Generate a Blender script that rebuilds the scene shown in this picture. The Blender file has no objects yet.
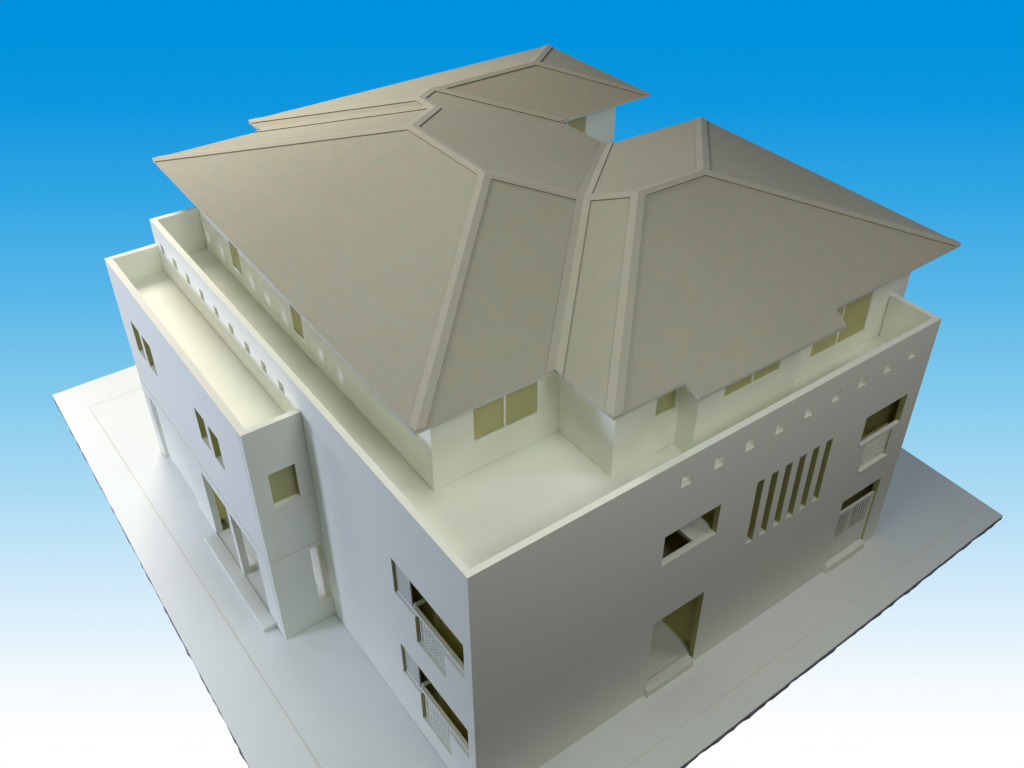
import bpy, bmesh, math, random
from mathutils import Vector, Matrix
random.seed(4)
SC = 0.05                       # one modelling unit = 5 cm: the card model is about 55 cm wide
scene = bpy.context.scene
COL = scene.collection
def V(*p): return Vector(p) * SC

# ------------------------------------------------------------------ camera
CAM = Vector((-4.69331, -7.71354, 16.43543))
F_ = Vector((0.49412433, 0.62419125, -0.60516645)).normalized()
R_ = Vector((0.79412818, -0.60735319, 0.02196671)).normalized()
U_ = R_.cross(F_).normalized()
cd = bpy.data.cameras.new("camera")
cam = bpy.data.objects.new("camera", cd); COL.objects.link(cam)
cam.matrix_world = Matrix(((R_.x, U_.x, -F_.x, CAM.x*SC), (R_.y, U_.y, -F_.y, CAM.y*SC), (R_.z, U_.z, -F_.z, CAM.z*SC), (0, 0, 0, 1)))
cd.sensor_width = 36.0
cd.lens = 985.908 / 1024 * 36.0
cd.shift_x = -(554.375 - 512) / 1024
cd.shift_y = (369.223 - 384) / 1024
cd.clip_start = 0.01; cd.clip_end = 100
scene.camera = cam

# ------------------------------------------------------------------ light
world = bpy.data.worlds.new("World"); scene.world = world; world.use_nodes = True
bg = world.node_tree.nodes["Background"]
bg.inputs[0].default_value = (0.5, 0.55, 0.6, 1); bg.inputs[1].default_value = 0.01
def area(name, loc, target, sx, sy, power, col):
    l = bpy.data.lights.new(name, 'AREA'); l.shape = 'RECTANGLE'; l.size = sx*SC; l.size_y = sy*SC
    l.energy = power; l.color = col
    o = bpy.data.objects.new(name, l); COL.objects.link(o)
    o.location = V(*loc)
    o.rotation_euler = (V(*target) - V(*loc)).to_track_quat('-Z', 'Y').to_euler()
    return o
area("low_window_light", (-17, 10.5, 6.6), (1, 9, 5.2), 2.2, 3.2, 2.950, (0.627, 0.705, 1.000))
area("near_fill_light", (-17, 4, 6.6), (1, 4, 4), 4, 2, 0.620, (0.742, 0.935, 1.000))  # added lamp, lifts the near part of the left face
area("high_fill_light", (-16, 10, 14.5), (0, 9, 4), 5, 5, 1.220, (0.820, 0.861, 1.000))  # added lamp, lifts the left roof slope
area("ceiling_light", (1, 0, 20), (2, 2, 5), 5, 5, 1.340, (0.933, 1.000, 0.933))
area("front_fill_light", (2, -10, 18), (5, 2, 5), 5, 5, 1.650, (0.921, 1.000, 0.939))  # added fill from above the camera side, source unseen
area("right_fill_light", (14, -8, 18), (8, 3, 5), 6, 6, 1.100, (1.000, 0.927, 0.909))  # added unseen fill from the right
area("back_fill_light", (2, 22, 16), (3, 10, 6), 6, 6, 6.700, (1.000, 0.925, 0.791))  # added unseen fill from behind the house
area("far_corner_fill", (-9, 17, 6.5), (-2, 11, 0), 4, 3, 0.760, (0.947, 0.947, 1.000))  # added lamp, whitens the far left of the base board

scene.view_settings.view_transform = 'Standard'
scene.view_settings.look = 'None'
scene.view_settings.exposure = 0.0
scene.view_settings.gamma = 1.0
try:
    scene.cycles.max_bounces = 14; scene.cycles.diffuse_bounces = 10
    scene.cycles.use_denoising = True
except Exception: pass

# ------------------------------------------------------------------ materials
def card(name, col, var=0.03, rough=0.75, scale=60, bump=0.05, fleck=0.0):
    m = bpy.data.materials.new(name); m.use_nodes = True; nt = m.node_tree; N = nt.nodes; L = nt.links
    b = N["Principled BSDF"]; b.inputs["Roughness"].default_value = rough
    b.inputs["Specular IOR Level"].default_value = 0.25
    tc = N.new("ShaderNodeTexCoord")
    n1 = N.new("ShaderNodeTexNoise"); n1.inputs["Scale"].default_value = scale; n1.inputs["Detail"].default_value = 6
    n2 = N.new("ShaderNodeTexNoise"); n2.inputs["Scale"].default_value = 7; n2.inputs["Detail"].default_value = 3
    L.new(tc.outputs["Object"], n1.inputs["Vector"]); L.new(tc.outputs["Object"], n2.inputs["Vector"])
    mx = N.new("ShaderNodeMath"); mx.operation = 'ADD'
    L.new(n1.outputs["Fac"], mx.inputs[0]); L.new(n2.outputs["Fac"], mx.inputs[1])
    mr = N.new("ShaderNodeMapRange"); mr.inputs[1].default_value = 0.6; mr.inputs[2].default_value = 1.4
    mr.inputs[3].default_value = 1 - var; mr.inputs[4].default_value = 1 + var
    L.new(mx.outputs[0], mr.inputs[0])
    mul = N.new("ShaderNodeVectorMath"); mul.operation = 'SCALE'; mul.inputs[0].default_value = col
    L.new(mr.outputs[0], mul.inputs["Scale"])
    out = mul.outputs[0]
    if fleck:
        n3 = N.new("ShaderNodeTexNoise"); n3.inputs["Scale"].default_value = 70; n3.inputs["Detail"].default_value = 2
        L.new(tc.outputs["Object"], n3.inputs["Vector"])
        rp = N.new("ShaderNodeValToRGB"); rp.color_ramp.elements[0].position = .40; rp.color_ramp.elements[1].position = .62
        rp.color_ramp.elements[0].color = (1-fleck, 1, 1-fleck*.3, 1); rp.color_ramp.elements[1].color = (1+fleck*.6, 1-fleck*.3, 1-fleck*.9, 1)
        L.new(n3.outputs["Fac"], rp.inputs[0])
        m2 = N.new("ShaderNodeVectorMath"); m2.operation = 'MULTIPLY'
        L.new(out, m2.inputs[0]); L.new(rp.outputs[0], m2.inputs[1]); out = m2.outputs[0]
    L.new(out, b.inputs["Base Color"])
    bp = N.new("ShaderNodeBump"); bp.inputs["Strength"].default_value = bump; bp.inputs["Distance"].default_value = 0.001
    L.new(n1.outputs["Fac"], bp.inputs["Height"]); L.new(bp.outputs[0], b.inputs["Normal"])
    return m
WHITE = card("white_card", (0.88, 0.885, 0.80), 0.012)
BASEW = card("base_card", (0.85, 0.868, 0.84), 0.015)
ROOFG = card("grey_board", (0.405, 0.388, 0.318), 0.05, 0.95, 90, 0.10, 0.045)
CAPG = card("grey_board_strip", (0.44, 0.42, 0.35), 0.04, 0.85, 90, 0.08, 0.03)
CUT = card("cut_board_edge", (0.20, 0.16, 0.11), 0.10)
OCHRE_SHADE = card("shade_ochre_card", (0.54, 0.51, 0.22), 0.02)  # ochre stands in for dim, warm bounced light inside the openings
INTER = card("bounce_ochre_card", (0.72, 0.67, 0.27), 0.02)  # brighter ochre copy, warm bounced light painted into the partitions
SHUT = card("shade_grey_card", (0.62, 0.62, 0.58), 0.02)  # grey darkened so the shutter reads as a shaded recess
CORE = card("board_core", (0.62, 0.63, 0.60), 0.02)
OLIVE = card("olive_card", (0.50, 0.48, 0.24), 0.03)
DARKB = card("board_underside", (0.20, 0.19, 0.26), 0.25)
LINE = card("pencil_line", (0.76, 0.735, 0.58), 0.10)

# ------------------------------------------------------------------ builders
def link(name, bm, mats, parent=None):
    me = bpy.data.meshes.new(name); bm.to_mesh(me); bm.free()
    for m in (mats if isinstance(mats, (list, tuple)) else [mats]): me.materials.append(m)
    o = bpy.data.objects.new(name, me); COL.objects.link(o)
    if parent is not None: o.parent = parent
    return o
def empty(name, loc, label, cat):
    o = bpy.data.objects.new(name, None); COL.objects.link(o); o.location = V(*loc)
    o["label"] = label; o["category"] = cat; o.empty_display_size = 0.05
    return o
def face(bm, pts, mi=0):
    f = bm.faces.new([bm.verts.new(V(*p)) for p in pts]); f.material_index = mi; return f
def box(bm, x0, x1, y0, y1, z0, z1, mi=0):
    P = [(x, y, z) for z in (z0, z1) for y in (y0, y1) for x in (x0, x1)]
    vs = [bm.verts.new(V(*p)) for p in P]
    for idx in ((0, 2, 3, 1), (4, 5, 7, 6), (0, 1, 5, 4), (2, 6, 7, 3), (0, 4, 6, 2), (1, 3, 7, 5)):
        f = bm.faces.new([vs[i] for i in idx]); f.material_index = mi
def boxobj(name, b, mat, parent, bev=0.0):
    bm = bmesh.new(); box(bm, *b)
    if bev: bmesh.ops.bevel(bm, geom=bm.edges[:], offset=bev*SC, segments=1, affect='EDGES')
    return link(name, bm, mat, parent)
def panel(axis, at, th, u0, u1, z0, z1, holes, name, parent, mat=None, shade_z=4.88, rev=0.0):
    """Sheet of card. axis 'x': the outer face lies at x=at and the sheet runs along y; th is its signed thickness."""
    us = sorted({u0, u1, *[h[0] for h in holes], *[h[1] for h in holes]})
    zs = sorted({z0, z1, shade_z, *[h[2] for h in holes], *[h[3] for h in holes]})
    us = [u for u in us if u0 <= u <= u1]; zs = [z for z in zs if z0 <= z <= z1]
    def solid(i, j):
        if not (0 <= i < len(us)-1 and 0 <= j < len(zs)-1): return False
        cu = (us[i]+us[i+1])/2; cz = (zs[j]+zs[j+1])/2
        return not any(h[0] < cu < h[1] and h[2] < cz < h[3] for h in holes)
    def P(u, z, d): return (at+d, u, z) if axis == 'x' else (u, at+d, z)
    bm = bmesh.new(); cache = {}
    def vert(i, j, k):
        key = (i, j, k)
        if key not in cache: cache[key] = bm.verts.new(V(*P(us[i], zs[j], th*k)))
        return cache[key]
    def F(*keys):
        f = bm.faces.new([vert(*k) for k in keys]); return f
    for i in range(len(us)-1):
        for j in range(len(zs)-1):
            if not solid(i, j): continue
            for k in (0, 1):
                f = F((i, j, k), (i+1, j, k), (i+1, j+1, k), (i, j+1, k))
                if k == 1 and (zs[j]+zs[j+1])/2 < shade_z: f.material_index = 1
            inner = 1 if rev < (zs[j]+zs[j+1])/2 < shade_z else 0  # side reveals of openings get the ochre, shade painted in
            if not solid(i-1, j): F((i, j, 0), (i, j+1, 0), (i, j+1, 1), (i, j, 1)).material_index = inner if i > 0 else 0
            if not solid(i+1, j): F((i+1, j, 0), (i+1, j+1, 0), (i+1, j+1, 1), (i+1, j, 1)).material_index = inner if i < len(us)-2 else 0
            if not solid(i, j-1): F((i, j, 0), (i+1, j, 0), (i+1, j, 1), (i, j, 1))
            if not solid(i, j+1): F((i, j+1, 0), (i+1, j+1, 0), (i+1, j+1, 1), (i, j+1, 1))
    bmesh.ops.recalc_face_normals(bm, faces=bm.faces[:])
    return link(name, bm, [mat or WHITE, OCHRE_SHADE], parent)

# ------------------------------------------------------------------ gradient backdrop (added glowing board far behind and below the model)
def make_backdrop():
    m = bpy.data.materials.new("backdrop_gradient"); m.use_nodes = True; nt = m.node_tree; N = nt.nodes; L = nt.links
    N.remove(N["Principled BSDF"]); out = N["Material Output"]
    tc = N.new("ShaderNodeTexCoord"); sp = N.new("ShaderNodeSeparateXYZ"); L.new(tc.outputs["Generated"], sp.inputs[0])
    rp = N.new("ShaderNodeValToRGB"); cr = rp.color_ramp
    D = 60.0; half = 75.0
    def t_of(py): return 0.5 + ((369.223 - py) / 985.908 * D) / (2*half)
    def lin(c): return tuple(((v/255)/12.92 if v/255 <= 0.04045 else (((v/255)+0.055)/1.055)**2.4) for v in c) + (1,)
    stops = [(740, (255, 255, 255)), (690, (247, 251, 254)), (600, (214, 236, 250)), (500, (174, 220, 244)), (400, (133, 203, 237)), (300, (90, 184, 232)),
             (200, (50, 166, 228)), (110, (14, 151, 222)), (40, (0, 147, 221)), (-60, (0, 143, 219))]
    cr.elements[0].position = t_of(stops[0][0]); cr.elements[0].color = lin(stops[0][1])
    cr.elements[1].position = t_of(stops[-1][0]); cr.elements[1].color = lin(stops[-1][1])
    for py, c in stops[1:-1]:
        e = cr.elements.new(t_of(py)); e.color = lin(c)
    L.new(sp.outputs[1], rp.inputs[0])
    em = N.new("ShaderNodeEmission"); L.new(rp.outputs[0], em.inputs[0]); em.inputs[1].default_value = 1.0
    L.new(em.outputs[0], out.inputs[0])
    bm = bmesh.new()
    for p in ((-half, -half), (half, -half), (half, half), (-half, half)): bm.verts.new(V(p[0], p[1], 0))
    bm.verts.ensure_lookup_table(); bm.faces.new(bm.verts[:])
    o = link("gradient_backdrop", bm, m); o["kind"] = "structure"
    # the board is set square to the camera's view, gradient running up the frame
    c = Vector((24.954, 29.738, -19.875))
    o.matrix_world = Matrix(((R_.x, U_.x, -F_.x, c.x*SC), (R_.y, U_.y, -F_.y, c.y*SC), (R_.z, U_.z, -F_.z, c.z*SC), (0, 0, 0, 1)))
make_backdrop()

# ------------------------------------------------------------------ base board
BOARD = empty("base_board", (5, 7, -0.13), "large white square base board with ragged dark edges under the house model", "board")
BL = BOARD.location / SC
def rel(o, parent):     # keep world coordinates while parenting
    o.parent = parent; o.matrix_parent_inverse = Matrix.Translation(-parent.location); return o
corners = [(-2.905, -1.605), (13.81, -1.375), (14.10, 16.20), (-2.62, 16.04)]
def edge_pts(scale_j):
    pts = []
    for i in range(4):
        a = Vector(corners[i]); b = Vector(corners[(i+1) % 4]); d = (b-a); n = Vector((d.y, -d.x)).normalized()
        k = 120
        for j in range(k):
            w = 0 if j == 0 else random.uniform(-1, 1)*scale_j
            if j % 9 == 4: w *= 2
            pts.append(a + d*(j/k) + n*w)
    return pts
def slab_poly(name, pts, z0, z1, mats, top=0, side=0):
    bm = bmesh.new()
    lo = [bm.verts.new(V(p[0], p[1], z0)) for p in pts]; hi = [bm.verts.new(V(p[0], p[1], z1)) for p in pts]
    f = bm.faces.new(hi); f.material_index = top; f = bm.faces.new(lo[::-1]); f.material_index = side
    for i in range(len(pts)):
        j = (i+1) % len(pts); f = bm.faces.new((lo[i], lo[j], hi[j], hi[i])); f.material_index = side
    return link(name, bm, mats)
rel(slab_poly("board_sheet", edge_pts(0.003), -0.04, 0.0, BASEW), BOARD)
rel(slab_poly("board_core", [Vector(p) + (Vector(p)-Vector((5.6, 7.3))).normalized()*0.006 for p in edge_pts(0.012)], -0.135, -0.043, DARKB), BOARD)
def line_strip(bm, a, b, w):
    a = Vector(a); b = Vector(b); n = (b-a).normalized(); n = Vector((-n.y, n.x))*w
    face(bm, [(*(a-n), 0.004), (*(b-n), 0.004), (*(b+n), 0.004), (*(a+n), 0.004)])
bm = bmesh.new()
line_strip(bm, (-2.00, 14.94), (-1.78, -0.93), 0.011); line_strip(bm, (-1.76, -0.93), (13.77, -0.93), 0.008); line_strip(bm, (-2.0, 14.97), (12.8, 15.05), 0.011)
rel(link("site_line", bm, LINE), BOARD)

# ------------------------------------------------------------------ the house
HOUSE = empty("model_house", (0, 0, 0), "white card architectural model of a two storey house with grey hipped roofs", "model house")
W, D, T = 10.79, 12.36, 0.12
ZT = 5.0                        # terrace level
E0 = 0.0015
hz = (5.36, 5.58)
h_front = [(x-0.11, x+0.11, *hz) for x in [4.19+0.739*i for i in range(9)]]
slots = [(6.07+0.372*i, 6.255+0.372*i, 2.77, 4.365) for i in range(6)]
front = panel('y', 0, T, 0, W, 0.012, 6.0, h_front + slots + [
    (3.85, 5.16, 3.65, 4.37), (3.85, 5.11, -1, 2.12), (9.10, 10.38, 3.58, 4.36), (9.34, 10.18, 2.84, 3.58), (9.08, 10.33, -1, 2.11)], "front_wall", HOUSE)
h_left = [(y-0.105, y+0.105, *hz) for y in [11.90-0.735*i for i in range(9)]]
T1 = [(0.21, 2.34, 3.47, 4.32), (0.80, 1.69, 2.83, 3.47)]
T2 = [(0.21, 2.34, 1.30, 2.12), (0.79, 1.76, 0.58, 1.30)]
panel('x', 0, T, T+E0, D-T-E0, 0.012, 6.0, h_left + T1 + T2, "side_wall", HOUSE)
panel('y', D, -T, 0, W, 0.0, 6.0, [], "rear_wall", HOUSE)
panel('x', W, -T, T+E0, 1.10, 0.0, 6.0, [], "side_wall", HOUSE)
panel('x', W, -T, 1.106, D-T-E0, 0.0, 4.87, [], "side_wall", HOUSE)
boxobj("terrace_floor", (T+E0, W-T-E0, T+E0, D-T-E0, 4.88, ZT), WHITE, HOUSE)
boxobj("upper_floor", (T+E0, W-T-E0, T+E0, D-T-E0, 2.50, 2.58), INTER, HOUSE)
boxobj("rear_block", (3.6, 11.2, D+0.01, 14.1, 0, 4.99), WHITE, HOUSE)
# inner partitions seen through the openings
boxobj("ground_floor", (5.36, W-T-E0, T+E0, 3.0, 0.004, 0.02), OCHRE_SHADE, HOUSE)  # dark sheet added so the gate gaps read as shaded
boxobj("ground_floor", (2.6, 5.235, T+E0, 2.54, 0.004, 0.14), WHITE, HOUSE)
boxobj("partition", (0.34, 0.40, T+0.01, 2.54, 0.0, 2.49), INTER, HOUSE)
boxobj("partition", (0.34, 0.40, T+0.01, 2.54, 2.59, 4.87), INTER, HOUSE)
boxobj("partition", (5.24, 5.34, 0.13, 3.2, 0.0, 2.49), INTER, HOUSE)
boxobj("partition", (T+E0, 5.23, 2.55, 2.65, 0.0, 2.49), INTER, HOUSE)
boxobj("partition", (5.24, 5.34, 0.60, 3.2, 2.59, 4.87), INTER, HOUSE)
boxobj("partition", (T+E0, 5.23, 2.55, 2.65, 2.59, 4.87), INTER, HOUSE)
boxobj("partition", (5.40, 8.7, 0.95, 1.05, 2.59, 4.87), INTER, HOUSE)
boxobj("partition", (8.75, 8.85, 0.125+E0, 2.0, 2.59, 4.87), INTER, HOUSE)
boxobj("partition", (8.75, 8.85, 0.125+E0, 2.0, 0.0, 2.49), INTER, HOUSE)
boxobj("partition", (8.86, W-T-E0, 1.4, 1.5, 0.0, 2.49), INTER, HOUSE)
boxobj("partition", (8.86, W-T-E0, 1.4, 1.5, 2.59, 4.87), INTER, HOUSE)
boxobj("window_sill", (4.70, 5.23, T+0.01, 1.1, 3.55, 3.64), WHITE, HOUSE)

def sill(b, name="window_sill"): return boxobj(name, b, WHITE, HOUSE, 0.01)
# door on the front: raised step
st = boxobj("door_step", (3.83, 5.05, -0.09, 0.115, 0.004, 0.22), WHITE, HOUSE, 0.012)
# gate door at the right end
st = boxobj("door_step", (9.05, 10.31, -0.10, 0.06, 0.004, 0.22), WHITE, HOUSE, 0.012)
def railing(x0, x1, y, z0, z1, zb, n):
    bm = bmesh.new()
    box(bm, x0, x1, y, y+0.05, z1-0.06, z1)                # top rail
    box(bm, x0, x1, y+0.008, y+0.042, z0, zb)              # solid lower panel
    xm = (x0+x1)/2 - 0.10
    for a in (x0+0.02, xm, x1-0.02): box(bm, a-0.035, a+0.035, y+0.002, y+0.048, z0+0.01, z1-0.061)
    o = link("gate", bm, WHITE, HOUSE); o["label"] = "low gate of upright bars over a solid panel"
    for a, b, m in ((x0+0.02, xm, 5), (xm, x1-0.02, 7)):
        for i in range(1, m):
            x = a + (b-a)*i/m
            bb = bmesh.new(); box(bb, x-0.019, x+0.019, y+0.006, y+0.030, zb+0.001, z1-0.062)
            link("bar", bb, WHITE, o)
    return o
railing(9.09, 10.27, 0.045, 0.225, 1.66, 0.86, 13)
boxobj("gate_post", (10.28, 10.32, 0.04, 0.09, 0.01, 1.66), WHITE, HOUSE)
# louvred screen under the upper right window, with its handrail
boxobj("handrail", (9.12, 10.36, -0.02, 0.07, 3.585, 3.665), WHITE, HOUSE, 0.01)
bm = bmesh.new(); box(bm, 9.345, 9.385, 0.03, 0.10, 2.89, 3.575); lou = link("louvred_screen", bm, WHITE, HOUSE)
bm = bmesh.new(); box(bm, 10.135, 10.175, 0.03, 0.10, 2.89, 3.575); link("stile", bm, WHITE, lou)
boxobj("screen_backing", (9.33, 10.19, 0.135, 0.145, 2.8, 3.6), OCHRE_SHADE, HOUSE)
for i in range(9):
    z = 2.93 + i*0.073
    bb = bmesh.new(); box(bb, 9.386, 10.134, 0.035, 0.075, z, z+0.034); link("slat", bb, WHITE, lou)
sill((9.33, 10.19, -0.045, 0.10, 2.80, 2.865))
# T-shaped windows on the left face: handrail and lattice
for (w, l) in (T1, T2):
    zr = w[2]
    boxobj("handrail", (0.045, 0.125, w[0]+0.01, w[1]-0.01, zr-0.005+0.01, zr+0.065), WHITE, HOUSE, 0.008)
    bm = bmesh.new(); y0, y1, z0, z1 = l[0]+0.03, l[1]-0.10, l[2]+0.05, zr-0.002
    box(bm, 0.045, 0.10, y0-0.03, y0, z0, z1); box(bm, 0.045, 0.10, y1, y1+0.03, z0, z1); box(bm, 0.045, 0.10, y0+0.001, y1-0.001, z0, z0+0.04)
    n = 10
    for i in range(1, n): y = y0+(y1-y0)*i/n; box(bm, 0.055, 0.085, y-0.013, y+0.013, z0+0.041, z1)
    m = 8
    for i in range(1, m): z = z0+(z1-z0)*i/m; box(bm, 0.058, 0.088, y0+0.001, y1-0.001, z-0.013, z+0.013)
    link("lattice_screen", bm, WHITE, HOUSE)
    boxobj("lattice_backing", (0.108, 0.118, l[0]-0.02, l[1]-0.06, l[2]-0.05, zr-0.01), WHITE, HOUSE)
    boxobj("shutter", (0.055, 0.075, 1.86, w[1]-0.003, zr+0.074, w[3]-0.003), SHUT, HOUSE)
    boxobj("shutter_stay", (0.08, 0.33, 1.80, 1.84, zr+0.075, zr+0.15), WHITE, HOUSE)

# ------------------------------------------------------------------ entrance wing on the left
WX, WA, WB, WH = -1.105, 5.25, 12.33, 5.42
gaps = [(WA-1, WB+1, 2.235, 2.247), (WA-1, WB+1, 3.425, 3.437)]
wins = [(10.99, 11.49), (10.31, 10.81), (7.42, 7.90), (6.74, 7.22)]
wz = (3.49, 4.30)
doors = [(7.42, 8.74), (5.96, 7.24)]
wl = [(a, b, *wz) for a, b in wins] + [(a, b, -1, 1.97) for a, b in doors] + [(9.86, 11.93, -1, 1.95)]
z_cuts = (0.010, 2.235, 2.249, 3.422, 3.436, WH)
def band(axis, at, th, u0, u1, holes, name):
    for k in range(3):
        off = (0, 0.004, 0)[k] * (1 if th > 0 else -1)
        panel(axis, at+off, th, u0, u1, z_cuts[2*k], z_cuts[2*k+1], holes, name, HOUSE, None, 4.70, 3.0)
band('x', WX, 0.14, WA+0.1215, WB, wl, "wing_wall")
band('y', WA, 0.12, WX+0.004, -0.004, [(-0.79, -0.28, 3.53, 4.35), (-0.30, 1, 0.48, 2.13)], "wing_wall")
band('y', WB, -0.12, WX+0.15, -0.004, [], "wing_wall")
boxobj("wing_roof", (WX+0.145, -0.004, WA+0.125, WB-0.125, 4.71, 4.80), WHITE, HOUSE)
boxobj("wing_floor", (WX+0.02, -0.004, WA+0.125, WB-0.125, 2.50, 2.58), WHITE, HOUSE)
boxobj("wing_floor", (-0.82, -0.004, WA+0.125, WB-0.125, 0.003, 0.16), WHITE, HOUSE)
boxobj("garage_door", (WX+0.09, WX+0.13, 9.85, 11.94, 0.006, 1.99), WHITE, HOUSE)
boxobj("door_step", (-1.385, WX-0.004, 5.66, 8.80, 0.003, 0.12), WHITE, HOUSE, 0.008)
boxobj("threshold", (WX+0.0, WX+0.28, 5.965, 8.735, 0.004, 0.10), WHITE, HOUSE)
boxobj("partition", (-0.95, -0.004, 9.0, 9.1, 0.17, 2.49), INTER, HOUSE)
boxobj("partition", (-0.95, -0.004, 9.0, 9.1, 2.59, 4.69), INTER, HOUSE)
def window(axis, at, th, u0, u1, z0, z1, mull, mat=OLIVE, name="window", deep=None):
    """pane set back in its opening, with thin upright mullions in front"""
    bm = bmesh.new()
    a, b = at+th*0.9, at+th*1.15
    def bb(bm, u0, u1, z0, z1, a, b):
        if axis == 'x': box(bm, min(a, b), max(a, b), u0, u1, z0, z1)
        else: box(bm, u0, u1, min(a, b), max(a, b), z0, z1)
    if deep: bb(bm, u0+0.001, u1-0.001, z0+0.001, z1-0.001, at+th*deep, at+th*(deep+0.2))
    else: bb(bm, u0-0.04, u1+0.04, z0-0.04, z1+0.02, at+th*1.02, at+th*1.25)
    o = link(name, bm, mat, HOUSE)
    for mu in mull:
        bm = bmesh.new(); bb(bm, mu-0.02, mu+0.02, z0+0.002, z1-0.002, at+th*(0.08 if deep else 0.45), at+th*((deep-0.02) if deep else 0.85)); link("mullion", bm, WHITE, o)
    return o
window('y', WA, 0.12, -0.79, -0.28, 3.53, 4.35, [])
for a, b in wins: window('x', WX, 0.14, a, b, *wz, [(a+b)/2], OLIVE)

# ------------------------------------------------------------------ upper storey
UT = 0.11
def upper(axis, at, th, u0, u1, z1, wins, z0=ZT-0.0):
    panel(axis, at, th, u0, u1, ZT+0.007, z1, [w[:4] for w in wins], "upper_wall", HOUSE)
    for w in wins: window(axis, at, th, w[0], w[1], w[2], min(w[3], z1-0.03), w[4], deep=0.3)
upper('x', 1.03, UT, 2.711, 12.2, 6.78, [(10.15, 10.62, 5.36, 6.5, []), (7.25, 7.72, 5.34, 6.5, [])])
upper('y', 2.60, UT, 1.03, 3.5995, 6.74, [(1.84, 3.125, 5.67, 6.44, [2.46])])
upper('x', 3.60, UT, 1.261, 2.5995, 6.76, [])
upper('y', 1.15, UT, 3.60, 5.0395, 6.76, [(4.50, 4.955, 5.86, 6.44, [])])
upper('x', 5.04, UT, 0.831, 1.1495, 6.62, [])
upper('y', 0.72, UT, 5.04, 7.57, 6.61, [(5.66, 7.03, 6.0, 6.5, [6.35])])
upper('x', 7.57, -UT, 0.84, 1.11, 6.62, [])
upper('y', 1.12, UT, 7.46, 11.22, 6.74, [(8.47, 10.08, 5.37, 6.52, [9.24])])
upper('x', 11.22, -UT, 1.24, 7.9, 6.74, [])
upper('y', 8.0, -UT, 9.1, 11.22, 6.74, [])
upper('x', 9.05, -UT, 8.0, 10.4, 6.74, [])
upper('y', 10.42, UT, 9.05, 11.44, 6.74, [(9.7, 10.46, 5.7, 6.55, [9.87])])
upper('x', 11.44, -UT, 10.54, 14.0, 6.74, [])
boxobj("bay_floor", (W+0.002, 11.22, 1.12, 8.0, 4.88, 4.998), WHITE, HOUSE)
boxobj("bay_floor", (11.21, 11.44, 10.42, 14.0, 4.88, 4.998), WHITE, HOUSE)

# ------------------------------------------------------------------ roof
ZE = 6.735
P = {'P12': (0.669, 13.608, ZE), 'P2': (0.591, 2.262, ZE), 'V1': (3.209, 2.255, ZE), 'P3': (3.205, 0.777, ZE), 'P4': (12.297, 0.834, ZE),
     'P5': (12.399, 8.332, ZE), 'P6': (9.439, 8.425, ZE), 'P7': (9.408, 10.099, ZE), 'P8': (12.38, 10.175, ZE), 'P9': (12.399, 14.561, ZE),
     'P10': (3.246, 14.363, ZE), 'P11': (3.242, 13.656, ZE),
     'R2': (4.856, 6.633, 8.024), 'R1': (4.842, 9.321, 8.014), 'N3': (6.266, 10.73, 7.609), 'N4': (6.262, 11.422, 7.607), 'N5': (7.056, 12.218, 7.381),
     'N6': (10.211, 12.293, 7.379), 'N8': (6.95, 4.588, 7.859), 'N9': (8.635, 4.567, 7.849), 'N7': (6.243, 5.341, 7.646),
     'J1': (4.701, 0.794, 6.737), 'J2': (4.732, 0.442, 6.633), 'J3': (8.312, 0.413, 6.617), 'J4': (8.431, 0.788, 6.728)}
FACES = [['P12', 'P2', 'R2', 'R1'], ['P2', 'V1', 'N7', 'R2'], ['V1', 'P3', 'N8', 'N7'], ['P3', 'J1', 'J2', 'J3', 'J4', 'P4', 'N9', 'N8'],
         ['P4', 'P5', 'N9'], ['P5', 'P6', 'N7', 'N8', 'N9'], ['P6', 'P7', 'N5', 'N4', 'N3', 'R1', 'R2', 'N7'], ['P7', 'P8', 'N6', 'N5'],
         ['P8', 'P9', 'N6'], ['P9', 'P10', 'N4', 'N5', 'N6'], ['P10', 'P11', 'N3', 'N4'], ['P11', 'P12', 'R1', 'N3']]
TH = 0.055
bm = bmesh.new()
top = {k: bm.verts.new(V(*p)) for k, p in P.items()}
bot = {k: bm.verts.new(V(p[0], p[1], p[2]-TH)) for k, p in P.items()}
edge_count = {}
for f in FACES:
    for a, b in zip(f, f[1:]+f[:1]): edge_count.setdefault(frozenset((a, b)), []).append((a, b))
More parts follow.
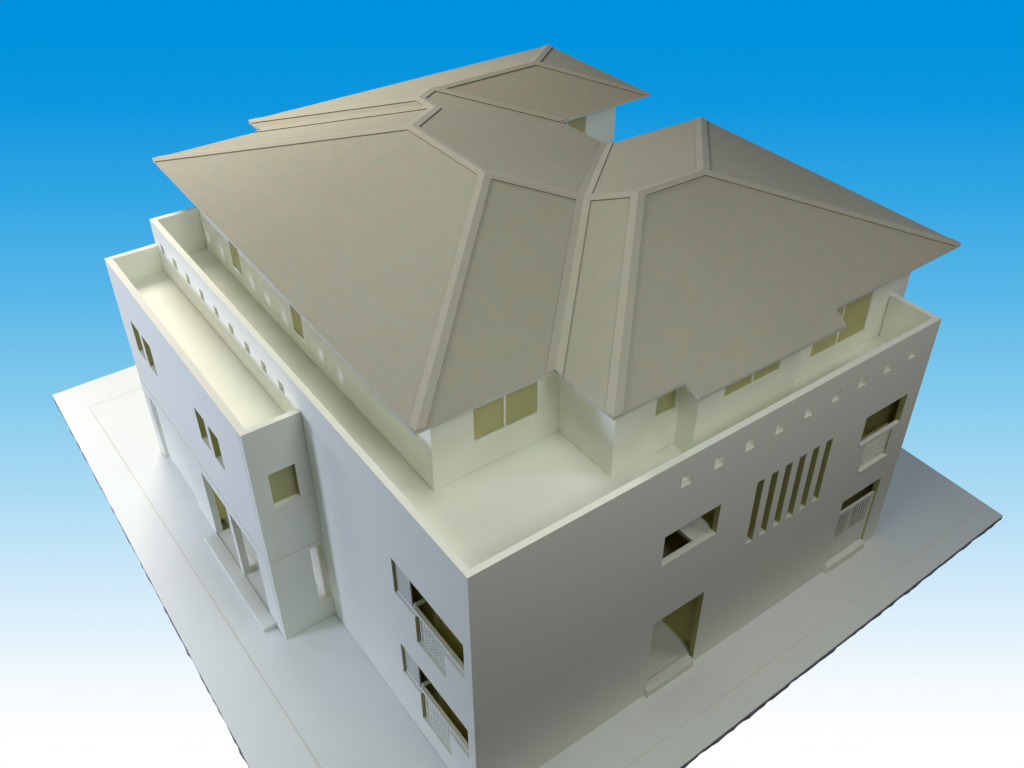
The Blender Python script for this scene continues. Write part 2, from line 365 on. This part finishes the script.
for f in FACES:
    bm.faces.new([top[k] for k in f]).material_index = 0
    bm.faces.new([bot[k] for k in reversed(f)]).material_index = 1
for k, v in edge_count.items():
    if len(v) == 1:
        a, b = v[0]; bm.faces.new((bot[a], bot[b], top[b], top[a])).material_index = 1
ROOF = link("roof", bm, [ROOFG, CORE], HOUSE)
ROOF["label"] = "grey hipped roof of joined boards"
# folded board strips over every hip, valley and ridge (mitred by insetting each roof face)
def inset_face(f, w):
    pts = [Vector(P[k]) for k in f]; n = Vector((0, 0, 0))
    for i in range(len(pts)): n += pts[i].cross(pts[(i+1) % len(pts)])
    n.normalize()
    if n.z < 0: n = -n
    m = len(f); lines = []
    for i in range(m):
        a, b = pts[i], pts[(i+1) % m]; d = (b-a).normalized(); s = n.cross(d)
        shared = len(edge_count[frozenset((f[i], f[(i+1) % m]))]) == 2
        lines.append((a + s*(w if shared else -0.01), d, s, shared))
    out = []
    for i in range(m):
        a0, d0, s0, _ = lines[i-1]; a1, d1, s1, _ = lines[i]
        den = d0.dot(s1)
        if abs(den) < 1e-4: out.append(a1)
        else: out.append(a0 + d0*((a1-a0).dot(s1)/den))
    return pts, out, n, [l[3] for l in lines]
strips = {}
for fi, f in enumerate(FACES):
    pts, ins, n, sh = inset_face(f, 0.14)
    for i in range(len(f)):
        if not sh[i]: continue
        j = (i+1) % len(f)
        strips.setdefault(frozenset((f[i], f[j])), []).append((pts[i], pts[j], ins[j], ins[i], n))
LIFT, H0 = 0.020, 0.002
for key, quads in strips.items():
    bm = bmesh.new()
    for a, b, c, d, n in quads:
        hi = [bm.verts.new((p + Vector((0, 0, LIFT)))*SC) for p in (a, b, c, d)]
        lo = [bm.verts.new((p + Vector((0, 0, H0)))*SC) for p in (c, d)]
        bm.faces.new(hi)
        bm.faces.new((hi[2], lo[0], lo[1], hi[3])).material_index = 1
    bmesh.ops.remove_doubles(bm, verts=bm.verts[:], dist=1e-6)
    o = link("roof_strip", bm, [CAPG, CUT], ROOF)
